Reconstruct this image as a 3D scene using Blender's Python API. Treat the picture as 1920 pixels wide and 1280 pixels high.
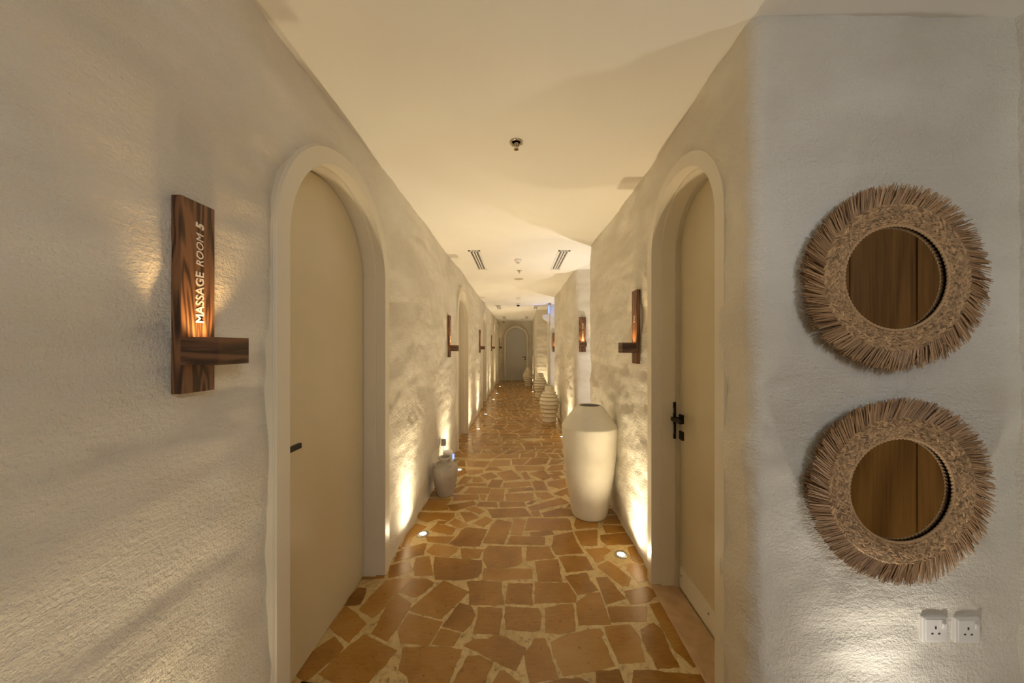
import bpy, bmesh, math, random
from mathutils import Vector, Matrix, noise
random.seed(7)
PI = math.pi
for o in list(bpy.data.objects): bpy.data.objects.remove(o, do_unlink=True)
COL = bpy.context.scene.collection
S = bpy.context.scene

# ------------------------------------------------------------------ camera
cam = bpy.data.cameras.new('camera'); cam_o = bpy.data.objects.new('camera', cam); COL.objects.link(cam_o)
cam_o.location = (0, 0, 1.45); cam_o.rotation_euler = (PI/2, 0, 0)
cam.sensor_width = 36; cam.lens = 12; cam.clip_start = 0.02
cam.shift_x = -10/1920; cam.shift_y = 11/1920
S.camera = cam_o
# ------------------------------------------------------------------ world and exposure
w = bpy.data.worlds.new('world'); S.world = w; w.use_nodes = True
w.node_tree.nodes['Background'].inputs[0].default_value = (0.9, 0.85, 0.75, 1)
w.node_tree.nodes['Background'].inputs[1].default_value = 0.0
S.view_settings.view_transform = 'Standard'; S.view_settings.look = 'None'
S.view_settings.gamma = 1; S.view_settings.use_curve_mapping = False
S.view_settings.exposure = 0.52
try:
    S.cycles.max_bounces = 14; S.cycles.diffuse_bounces = 8; S.cycles.glossy_bounces = 4
    S.cycles.sample_clamp_indirect = 6; S.cycles.caustics_reflective = False; S.cycles.caustics_refractive = False
except Exception: pass

WARM = (1.0, 0.80, 0.50); COOL = (0.86, 0.93, 1.0); NEUT = (1.0, 0.93, 0.82)
def light(name, kind, loc, energy, color, rot=(0, 0, 0), **kw):
    l = bpy.data.lights.new(name, kind); l.energy = energy; l.color = color
    for k, v in kw.items(): setattr(l, k, v)
    o = bpy.data.objects.new(name, l); COL.objects.link(o); o.location = loc; o.rotation_euler = rot
    return o
# cool fill: invented lamps added in the room behind the camera (modelled further down)
LOBBY_FILL = [((0.95, -0.75, 2.10), 18.0), ((0.60, -1.9, 2.10), 7.5)]
for p, e in LOBBY_FILL: light('fill_light', 'POINT', p, e, COOL, shadow_soft_size=0.13)
UPL = [  # x, y, watts, colour, what is near it
 (-0.756, 0.70, 13, WARM, 'on the floor below the large MASSAGE ROOM 5 sign'),
 (-0.733, 2.65, 30, WARM, 'between nearest left door and grey jar'),
 (-0.690, 4.04, 30, WARM, 'just behind the grey jar, half hidden by it'),
 (-0.690, 6.05, 30, WARM, 'just past the second left door'),
 (-0.684, 7.39, 30, WARM, 'before the third left door, at the third left sign'),
 (-0.660, 9.49, 30, WARM, 'just past the third left door'),
 (-0.646, 10.74, 30, WARM, 'below the fourth left wall sign'),
 (-0.645, 12.60, 26, WARM, 'on the left, nearest the end door'),
 (0.726, 2.386, 30, WARM, 'between the tall white vase and the right door'),
 (0.730, 3.52, 20, WARM, 'behind the tall white vase'),
 (0.726, 5.53, 30, WARM, 'peeking out left of the tall white vase'),
 (0.720, 7.45, 24, WARM, 'behind the nearest ribbed vase'),
 (0.760, 10.22, 20, WARM, 'behind the middle ribbed vase'),
 (0.500, 11.1, 14, WARM, 'between the middle and farthest ribbed vases'),
 (0.500, 13.7, 24, WARM, 'behind the farthest ribbed vase'),
 (1.230, 0.985, 13, NEUT, 'under the two round straw mirrors'),
 (1.300, 4.35, 56, (1.0, 0.93, 0.87), 'in the side recess behind the changing room sign'),
 (1.300, 8.45, 50, (1.0, 0.93, 0.87), 'in the far side recess by the exit sign'),
]
for x, y, e, c, _ in UPL:
    light('uplight_lamp', 'SPOT', (x, y, 0.022), e*0.42, c, (PI, 0, 0), spot_size=math.radians(150), spot_blend=1.0, shadow_soft_size=0.018)
    light('uplight_beam', 'SPOT', (x, y, 0.021), e*(0.7 if c == NEUT else 1.2), c, (PI, 0, 0), spot_size=math.radians(76), spot_blend=1.0, shadow_soft_size=0.018)

# ------------------------------------------------------------------ material helpers
def mat(name):
    m = bpy.data.materials.new(name); m.use_nodes = True
    return m, m.node_tree, m.node_tree.nodes['Principled BSDF']
def N(nt, t, **kw):
    n = nt.nodes.new(t)
    for k, v in kw.items(): setattr(n, k, v)
    return n
def coords(nt, scale=(1, 1, 1), rot=(0, 0, 0), world=False):
    tc = N(nt, 'ShaderNodeTexCoord'); mp = N(nt, 'ShaderNodeMapping')
    if world:
        g = N(nt, 'ShaderNodeNewGeometry'); nt.links.new(g.outputs['Position'], mp.inputs[0])
    else: nt.links.new(tc.outputs['Object'], mp.inputs[0])
    mp.inputs['Scale'].default_value = scale; mp.inputs['Rotation'].default_value = rot
    return mp.outputs[0]
def noise_tex(nt, vec, scale, detail=4, rough=0.55, dist=0):
    n = N(nt, 'ShaderNodeTexNoise'); nt.links.new(vec, n.inputs['Vector'])
    n.inputs['Scale'].default_value = scale; n.inputs['Detail'].default_value = detail
    n.inputs['Roughness'].default_value = rough; n.inputs['Distortion'].default_value = dist
    return n.outputs['Fac']
def ramp(nt, fac, stops):
    r = N(nt, 'ShaderNodeValToRGB'); nt.links.new(fac, r.inputs[0]); e = r.color_ramp.elements
    while len(e) < len(stops): e.new(0.5)
    for i, (p, c) in enumerate(stops): e[i].position = p; e[i].color = (*c, 1)
    return r.outputs[0]
def math_n(nt, op, a, b=None):
    m = N(nt, 'ShaderNodeMath', operation=op)
    for i, v in enumerate((a, b)):
        if v is None: continue
        if isinstance(v, (int, float)): m.inputs[i].default_value = v
        else: nt.links.new(v, m.inputs[i])
    return m.outputs[0]
def bump(nt, bsdf, h, strength, dist):
    b = N(nt, 'ShaderNodeBump'); nt.links.new(h, b.inputs['Height'])
    b.inputs['Strength'].default_value = strength; b.inputs['Distance'].default_value = dist
    nt.links.new(b.outputs[0], bsdf.inputs['Normal'])
def plaster(name, c0, c1, grain=1.0):
    m, nt, b = mat(name)
    v = coords(nt, (1, 1, 2.2), world=True); v2 = coords(nt, world=True)
    nt.links.new(ramp(nt, noise_tex(nt, v, 1.6, 5), [(0.35, c0), (0.68, c1)]), b.inputs['Base Color'])
    b.inputs['Roughness'].default_value = 0.9
    h1 = noise_tex(nt, v2, 85, 4, 0.6); h2 = noise_tex(nt, v2, 190, 3, 0.6)
    h3 = noise_tex(nt, coords(nt, (0.8, 0.8, 6.0), world=True), 11, 5, 0.62, 0.5); h4 = noise_tex(nt, v, 12, 4, 0.6)
    h = math_n(nt, 'ADD', math_n(nt, 'MULTIPLY', h1, 0.95), math_n(nt, 'MULTIPLY', h2, 0.40))
    h = math_n(nt, 'ADD', h, math_n(nt, 'MULTIPLY', h3, 0.42)); h = math_n(nt, 'ADD', h, math_n(nt, 'MULTIPLY', h4, 0.9))
    bump(nt, b, h, 0.65*grain, 0.012)
    return m
def plain(name, c, rough=0.5, metal=0.0, var=0.04, sc=8, bmp=0.0, bs=60, coat=0.0):
    m, nt, b = mat(name)
    v = coords(nt)
    lo = tuple(max(0, x*(1-var)) for x in c); hi = tuple(min(1, x*(1+var)) for x in c)
    nt.links.new(ramp(nt, noise_tex(nt, v, sc, 4), [(0.3, lo), (0.7, hi)]), b.inputs['Base Color'])
    b.inputs['Roughness'].default_value = rough; b.inputs['Metallic'].default_value = metal
    b.inputs['Coat Weight'].default_value = coat
    if bmp: bump(nt, b, noise_tex(nt, v, bs, 4), bmp, 0.004)
    return m
def wood(name, light_c, dark_c, axis='Z', sc=1.0, rough=0.45, rings=9):
    m, nt, b = mat(name)
    s = {'Z': (7*sc, 7*sc, 0.8*sc), 'X': (1.4*sc, 1.4*sc, 8*sc), 'Y': (7*sc, 0.9*sc, 7*sc)}[axis]
    f = {'Z': (90, 90, 3), 'X': (5, 5, 110), 'Y': (90, 3, 90)}[axis]
    n1 = noise_tex(nt, coords(nt, s), 1.3, 2, 0.5, 0.5)
    rg = math_n(nt, 'SINE', math_n(nt, 'MULTIPLY', n1, rings*PI))
    fine = noise_tex(nt, coords(nt, tuple(q*sc for q in f)), 1.6, 4, 0.7)
    k = math_n(nt, 'ADD', math_n(nt, 'MULTIPLY', rg, 0.20 if name == 'oak_panel' else 0.33), fine)
    mid = tuple((a+c)/2 for a, c in zip(light_c, dark_c))
    nt.links.new(ramp(nt, k, [(0.25, light_c), (0.55, mid), (0.82, dark_c)]), b.inputs['Base Color'])
    b.inputs['Roughness'].default_value = rough
    bump(nt, b, fine, 0.25, 0.002)
    return m
def emit(name, c, s):
    m, nt, b = mat(name)
    b.inputs['Base Color'].default_value = (*c, 1)
    b.inputs['Emission Color'].default_value = (*c, 1); b.inputs['Emission Strength'].default_value = s
    return m

M = {}
M['wall'] = plaster('wall_plaster', (0.72, 0.68, 0.585), (0.82, 0.79, 0.71))
M['ceiling'] = plain('ceiling_paint', (0.80, 0.78, 0.72), 0.9, var=0.02, sc=2)
M['paint'] = plain('door_casing_paint', (0.75, 0.70, 0.58), 0.42, var=0.02, sc=3)
M['leaf'] = plain('door_leaf_paint', (0.62, 0.545, 0.375), 0.32, var=0.03, sc=2.5)
M['leaf_grey'] = plain('end_door_paint', (0.52, 0.52, 0.50), 0.22, var=0.02, sc=2.5)
M['dark'] = plain('dark_gap', (0.05, 0.04, 0.03), 0.8)
M['black'] = plain('black_metal', (0.012, 0.012, 0.012), 0.35, 0.6)
M['brass'] = plain('strike_metal', (0.55, 0.50, 0.42), 0.3, 1.0)
M['rubber'] = plain('door_seal', (0.56, 0.52, 0.41), 0.6)
M['wood'] = wood('walnut_wood', (0.23, 0.108, 0.048), (0.045, 0.020, 0.010), 'Z', 1.5, rings=19)
M['wood_h'] = wood('walnut_wood_bracket', (0.19, 0.088, 0.042), (0.042, 0.019, 0.010), 'X', 1.5, rings=9)
M['panel'] = wood('oak_panel', (0.24, 0.125, 0.030), (0.12, 0.056, 0.012), 'Z', 0.55, 0.75, 6)
M['panel'].node_tree.nodes['Principled BSDF'].inputs['Specular IOR Level'].default_value = 0.15
M['white'] = plain('white_plastic', (0.80, 0.79, 0.76), 0.35, var=0.01)
M['grille'] = plain('vent_metal', (0.80, 0.78, 0.73), 0.5, var=0.01)
M['slot'] = plain('vent_slot', (0.035, 0.028, 0.02), 0.8)
M['chrome'] = plain('chrome', (0.62, 0.56, 0.46), 0.14, 1.0)
M['steel'] = plain('brushed_steel', (0.42, 0.38, 0.32), 0.35, 0.9)
M['letters'] = plain('sign_letters', (0.78, 0.74, 0.68), 0.4, var=0.01)
M['vase'] = plain('plaster_vase', (0.76, 0.72, 0.61), 0.85, var=0.04, sc=9, bmp=0.6, bs=150)
M['ribbed'] = plain('ribbed_vase_clay', (0.78, 0.73, 0.60), 0.85, var=0.05, sc=12, bmp=0.35, bs=120)
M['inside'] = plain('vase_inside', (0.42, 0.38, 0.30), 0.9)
M['stone_sill'] = plain('threshold_stone', (0.50, 0.34, 0.19), 0.4, var=0.16, sc=14, bmp=0.15, bs=40)
M['lens'] = emit('lamp_lens', (1.0, 0.93, 0.78), 14)
M['amber'] = emit('amber_lamp', (1.0, 0.42, 0.10), 7)
M['fill_bulb'] = emit('fill_bulb_glass', (0.9, 0.95, 1.0), 3)
M['blue'] = emit('blue_led', (0.10, 0.20, 1.0), 2.6)
# grey jar
m, nt, b = mat('weathered_jar'); v = coords(nt)
c1 = ramp(nt, noise_tex(nt, v, 9, 6, 0.6), [(0.3, (0.36, 0.325, 0.275)), (0.7, (0.50, 0.46, 0.40))])
pit = ramp(nt, noise_tex(nt, v, 55, 3, 0.5), [(0.26, (0.35, 0.35, 0.35)), (0.33, (1, 1, 1))])
mx = N(nt, 'ShaderNodeMix', data_type='RGBA', blend_type='MULTIPLY'); mx.inputs[0].default_value = 1
nt.links.new(c1, mx.inputs[6]); nt.links.new(pit, mx.inputs[7]); nt.links.new(mx.outputs[2], b.inputs['Base Color'])
b.inputs['Roughness'].default_value = 0.85; bump(nt, b, noise_tex(nt, v, 70, 4), 0.5, 0.004); M['jar'] = m
# straw
def straw(name, lo, hi):
    m, nt, b = mat(name)
    at = N(nt, 'ShaderNodeAttribute', attribute_name='tone')
    nt.links.new(ramp(nt, at.outputs['Fac'], [(0.0, lo), (1.0, hi)]), b.inputs['Base Color'])
    b.inputs['Roughness'].default_value = 0.6
    return m
M['fringe'] = straw('straw_fringe', (0.16, 0.085, 0.036), (0.60, 0.38, 0.20))
M['weave'] = straw('woven_straw', (0.05, 0.026, 0.010), (0.70, 0.46, 0.24))
m, nt, b = mat('mirror_glass'); b.inputs['Metallic'].default_value = 1; b.inputs['Roughness'].default_value = 0.015
b.inputs['Base Color'].default_value = (0.82, 0.80, 0.76, 1); M['mirror'] = m
# floor stones: every stone keeps its own tone
m, nt, b = mat('floor_stone'); v = coords(nt, world=True)
at = N(nt, 'ShaderNodeAttribute', attribute_name='tone')
n1 = noise_tex(nt, v, 3.5, 6, 0.6, 0.5); n2 = noise_tex(nt, coords(nt, (3, 14, 1), world=True), 6, 5, 0.65, 0.6)
k = math_n(nt, 'ADD', math_n(nt, 'MULTIPLY', n1, 0.60), math_n(nt, 'MULTIPLY', n2, 0.36))
k = math_n(nt, 'ADD', k, math_n(nt, 'MULTIPLY', at.outputs['Fac'], 0.34))
spk = ramp(nt, noise_tex(nt, v, 38, 5, 0.7), [(0.33, (0.40, 0.34, 0.28)), (0.39, (1, 1, 1))])
k = math_n(nt, 'SUBTRACT', k, 0.12)
sc_ = ramp(nt, k, [(0.26, (0.15, 0.062, 0.008)), (0.46, (0.275, 0.126, 0.018)), (0.60, (0.355, 0.175, 0.030)), (0.80, (0.42, 0.24, 0.07))])
mx = N(nt, 'ShaderNodeMix', data_type='RGBA', blend_type='MULTIPLY'); mx.inputs[0].default_value = 1
nt.links.new(sc_, mx.inputs[6]); nt.links.new(spk, mx.inputs[7]); nt.links.new(mx.outputs[2], b.inputs['Base Color'])
nt.links.new(ramp(nt, n1, [(0.3, (0.15,)*3), (0.75, (0.30,)*3)]), b.inputs['Roughness'])
b.inputs['Specular IOR Level'].default_value = 0.4; bump(nt, b, math_n(nt, 'ADD', n2, math_n(nt, 'MULTIPLY', n1, 1.0)), 0.09, 0.005); M['stone'] = m
m, nt, b = mat('floor_grout'); v = coords(nt, world=True)
gn = ramp(nt, noise_tex(nt, v, 5, 6, 0.65), [(0.3, (0.46, 0.33, 0.13)), (0.7, (0.66, 0.51, 0.25))])
pit = ramp(nt, noise_tex(nt, v, 34, 6, 0.72), [(0.35, (0.22, 0.17, 0.12)), (0.40, (0.72, 0.66, 0.58)), (0.52, (1, 1, 1))])
mx = N(nt, 'ShaderNodeMix', data_type='RGBA', blend_type='MULTIPLY'); mx.inputs[0].default_value = 1
nt.links.new(gn, mx.inputs[6]); nt.links.new(pit, mx.inputs[7]); nt.links.new(mx.outputs[2], b.inputs['Base Color'])
b.inputs['Roughness'].default_value = 0.36; bump(nt, b, noise_tex(nt, v, 60, 4), 0.25, 0.004); M['grout'] = m

# ------------------------------------------------------------------ object helpers
def mesh_obj(name, verts, faces, m, parent=None, smooth=False, mats=None, midx=None):
    me = bpy.data.meshes.new(name); me.from_pydata([tuple(q) for q in verts], [], faces)
    for q in (mats or [m]): me.materials.append(q)
    if midx: me.polygons.foreach_set('material_index', midx)
    if smooth: me.polygons.foreach_set('use_smooth', [True]*len(me.polygons))
    me.update()
    o = bpy.data.objects.new(name, me); COL.objects.link(o); o.parent = parent
    return o
def bm_obj(name, bm, m, parent=None, smooth=False, bevel=0.0, seg=2, recalc=True):
    if recalc: bmesh.ops.recalc_face_normals(bm, faces=bm.faces)
    me = bpy.data.meshes.new(name); bm.to_mesh(me); bm.free(); me.materials.append(m)
    if smooth: me.polygons.foreach_set('use_smooth', [True]*len(me.polygons))
    o = bpy.data.objects.new(name, me); COL.objects.link(o); o.parent = parent
    if bevel:
        md = o.modifiers.new('bevel', 'BEVEL'); md.width = bevel; md.segments = seg; md.limit_method = 'ANGLE'
    return o
def box(bm, x0, x1, y0, y1, z0, z1):
    vs = [bm.verts.new((x, y, z)) for x in (x0, x1) for y in (y0, y1) for z in (z0, z1)]
    for f in ((0, 1, 3, 2), (4, 6, 7, 5), (0, 4, 5, 1), (2, 3, 7, 6), (0, 2, 6, 4), (1, 5, 7, 3)):
        bm.faces.new([vs[i] for i in f])
def boxes(lst):
    bm = bmesh.new()
    for b_ in lst: box(bm, *b_)
    return bm
def lathe(bm, prof, seg=48, c=(0, 0, 0), flip=None, open_top=False):
    rings = []
    for r, z in prof:
        ring = []
        for i in range(seg):
            a = 2*PI*i/seg; p = Vector((r*math.cos(a), r*math.sin(a), z))
            if flip: p = flip @ p
            ring.append(bm.verts.new(p + Vector(c)))
        rings.append(ring)
    for a_, b_ in zip(rings, rings[1:]):
        for i in range(seg): bm.faces.new((a_[i], a_[(i+1) % seg], b_[(i+1) % seg], b_[i]))
    for ring, e in ((rings[0], prof[0][0]), (rings[-1], prof[-1][0] if not open_top else 0)):
        if e > 1e-4: bm.faces.new(ring)
    return bm
def tube(bm, pts, r, seg=8):
    rings = []
    for i, p in enumerate(pts):
        p = Vector(p); a = Vector(pts[max(0, i-1)]); c = Vector(pts[min(len(pts)-1, i+1)])
        d = (c-a).normalized(); u = d.orthogonal().normalized() if i == 0 else (pu - d*pu.dot(d)).normalized()
        pu = u; v_ = d.cross(u); rr = r[i] if isinstance(r, (list, tuple)) else r
        rings.append([bm.verts.new(p + u*math.cos(2*PI*k/seg)*rr + v_*math.sin(2*PI*k/seg)*rr) for k in range(seg)])
    for a_, b_ in zip(rings, rings[1:]):
        for i in range(seg): bm.faces.new((a_[i], a_[(i+1) % seg], b_[(i+1) % seg], b_[i]))
    bm.faces.new(rings[0]); bm.faces.new(rings[-1])
def empty(name, loc, rz=0.0, label=None, cat=None, group=None, kind=None):
    o = bpy.data.objects.new(name, None); COL.objects.link(o); o.location = loc; o.rotation_euler = (0, 0, rz)
    o.empty_display_size = 0.05
    if label: o['label'] = label
    if cat: o['category'] = cat
    if group: o['group'] = group
    if kind: o['kind'] = kind
    return o
def struct(o): o['kind'] = 'structure'; return o
def copy_tree(o, parent=None):
    c = o.copy(); COL.objects.link(c); c.parent = parent
    for ch in o.children: copy_tree(ch, c)
    return c

H = 2.595
# ------------------------------------------------------------------ walls
def disp(p, amp):
    q = Vector((p.x*1.5, p.y*1.5, p.z*4.2))
    a = noise.noise(q)*0.016 + noise.noise(Vector((p.x*5.2+9, p.y*5.2, p.z*8.5)))*0.0078
    a += noise.noise(Vector((p.x*13, p.y*13+4, p.z*17)))*0.0046
    a += noise.noise(Vector((p.x*2.6, p.y*2.6+40, p.z*13)))*0.0042
    t = noise.noise(Vector((p.x*2.2+31, p.y*2.2, p.z*3.1)))
    a += max(0.0, t)*noise.noise(Vector((p.x*3.4, p.y*3.4+7, p.z*15)))*0.006
    return a*amp
def wall(name, pts, steps, openings=(), amp=1.0, dz=0.016, side=1, m=None):
    """a plastered wall along a polyline of (x, y); side = +1 when the room is left of the walking direction"""
    P = [Vector((x, y, 0)) for x, y in pts]
    acc = [0]
    for a, b_ in zip(P, P[1:]): acc.append(acc[-1] + (b_-a).length)
    ss = []
    ops = []
    for (oy0, oy1, spring) in openings:      # openings given by world y on this wall
        def s_of(yv):
            for i, (a, b_) in enumerate(zip(P, P[1:])):
                if min(a.y, b_.y) - 1e-6 <= yv <= max(a.y, b_.y) + 1e-6 and abs(b_.y-a.y) > 0.1:
                    return acc[i] + (yv-a.y)/(b_.y-a.y)*(acc[i+1]-acc[i])
        s0, s1 = sorted((s_of(oy0), s_of(oy1))); ops.append((s0, s1, spring))
    brk = sorted(set([round(a, 5) for a in acc] + [round(s, 5) for o_ in ops for s in o_[:2]]))
    for a, b_ in zip(brk, brk[1:]):
        st = steps((a+b_)/2) if callable(steps) else steps
        inop = any(o_[0]-1e-4 <= a and b_ <= o_[1]+1e-4 for o_ in ops)
        n = max(1, int(math.ceil((b_-a)/st)))
        for i in range(n):
            t = i/n
            if inop: t = (1-math.cos(PI*t))/2
            ss.append(a + (b_-a)*t)
    ss.append(brk[-1])
    zs = [-0.02 + (H+0.05)*i/int((H+0.05)/dz) for i in range(int((H+0.05)/dz)+1)]
    segn = []
    for a, b_ in zip(P, P[1:]):
        d = (b_-a).normalized(); segn.append(Vector((-d.y, d.x, 0))*side)
    vn = [segn[0]] + [((segn[i]+segn[i+1]).normalized()) for i in range(len(segn)-1)] + [segn[-1]]
    verts = []; zb_l = []
    for s in ss:
        i = max(j for j in range(len(P)-1) if acc[j] <= s+1e-6)
        t = min(1, (s-acc[i])/(acc[i+1]-acc[i])); base = P[i].lerp(P[i+1], t)
        L = acc[i+1]-acc[i]
        wa = max(0, 1-(t*L)/0.03) if L > 0.1 else 1-t; wb = max(0, 1-((1-t)*L)/0.03) if L > 0.1 else t
        nn = (segn[i] + vn[i]*wa + vn[i+1]*wb).normalized() if L > 0.1 else vn[i].lerp(vn[i+1], t).normalized()
        zb = -9
        for s0, s1, sp in ops:
            if s0 - 1e-5 <= s <= s1 + 1e-5:
                R = (s1-s0)/2; c = (s0+s1)/2; zb = sp + math.sqrt(max(0, R*R-(s-c)**2))
                if abs(s-s0) < 1e-4 or abs(s-s1) < 1e-4: zb = -8
        zb_l.append(zb)
        for z in zs:
            z2 = max(z, zb); p = Vector((base.x, base.y, z2)); verts.append(p + nn*disp(p, amp))
    faces = []; nz = len(zs)
    for i in range(len(ss)-1):
        mid = (ss[i]+ss[i+1])/2; op = [o_ for o_ in ops if o_[0] < mid < o_[1]]
        for j in range(nz-1):
            if op:
                za = zb_l[i] if zb_l[i] > 0 else op[0][2]; zc = zb_l[i+1] if zb_l[i+1] > 0 else op[0][2]
                if zs[j+1] <= max(za, zc): continue
            a = i*nz+j
            faces.append((a, a+nz, a+nz+1, a+1) if side < 0 else (a, a+1, a+nz+1, a+nz))
    o = mesh_obj(name, verts, faces, m or M['wall'], smooth=True)
    return struct(o)
RO, RI, SPR = 0.528, 0.455, 1.855           # door casing: outer and inner radius, spring height
WRO, WRI, WSPR = 0.40, 0.333, 2.0           # narrower door on the right
LD = [(1.189, 2.245), (4.75, 5.806), (8.17, 9.226), (11.87, 12.926), (13.50, 14.556)]   # doors on the left wall
def steps_l(s):
    yv = s - 3.0
    return 0.016 if -0.6 < yv < 6.4 else (0.035 if yv > 0 else 0.12)
cut = 0.03
wall('wall_left', [(-0.898, -3.0), (-0.890, 0.96), (-0.872, 1.16), (-0.868, 1.9), (-0.858, 2.4), (-0.855, 4.2), (-0.86, 12.95), (-0.84, 13.2), (-0.79, 15.1)], steps_l,
     [(a+cut, b_-cut, SPR) for a, b_ in LD], side=-1)
DR = (1.343, 2.143)
arc = [(0.812, 1.212), (0.8185, 1.194), (0.829, 1.182), (0.845, 1.176)]
wall('wall_right', [(2.0, 3.88), (0.85, 3.88), (0.832, 3.872), (0.825, 3.85), (0.85, 3.1), (0.852, 2.3)] + [(0.838, 1.7)] + arc + [(1.10, 1.178), (1.80, 1.176)], 0.014,
     [(DR[0]+cut, DR[1]-cut, WSPR)], side=-1)
wall('wall_right_middle', [(0.858, 7.81), (0.85, 7.7), (0.852, 5.12), (0.856, 5.09)], 0.03, side=1)
wall('wall_recess_facing', [(0.853, 5.12), (0.862, 5.06), (0.90, 5.02), (2.0, 4.92)], 0.03, side=1)
wall('wall_right_middle_return', [(2.0, 7.82), (0.85, 7.8)], 0.05, side=1)
wall('wall_right_far', [(2.0, 9.1), (0.885, 9.1), (0.86, 9.12), (0.90, 10.42)], 0.035, side=-1)
wall('wall_far_facing', [(0.93, 10.4), (0.605, 10.4), (0.588, 10.42)], 0.03, side=-1)
wall('wall_right_end', [(0.588, 10.41), (0.64, 15.1)], 0.035, side=-1)
wall('wall_recess_near', [(2.0, 4.95), (2.0, 3.85)], 0.06, side=-1)
wall('wall_recess_far', [(2.0, 9.12), (2.0, 7.8)], 0.06, side=-1)
wall('wall_end', [(-0.9, 15.0), (0.8, 15.0)], 0.04, side=-1, amp=0.6)
wall('wall_back', [(1.76, -3.0), (-0.9, -3.0)], 0.12, side=-1)
struct(bm_obj('ceiling', boxes([(-1.3, 2.3, -3.2, 15.4, H, H+0.12)]), M['ceiling']))
# oak panelling on the side wall beside the camera (seen in the mirrors)
pw = struct(bm_obj('wall_side_panelling', boxes([(1.745, 1.80, -3.0, 1.20, 0, H)]), M['dark']))
wall('wall_side_return', [(1.724, 0.948), (1.728, 1.21)], 0.014, side=1, amp=0.4)
k = 0
for (a, b_) in [(0.807, 0.945), (0.509, 0.801), (-0.05, 0.503), (-0.66, -0.058), (-1.27, -0.668), (-1.88, -1.278), (-2.99, -1.888)]:
    q = bm_obj('panel', boxes([(1.728, 1.746, a, b_, 0.0, H)]), M['panel'], pw, bevel=0.002); k += 1
    q.location.z = 0

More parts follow.
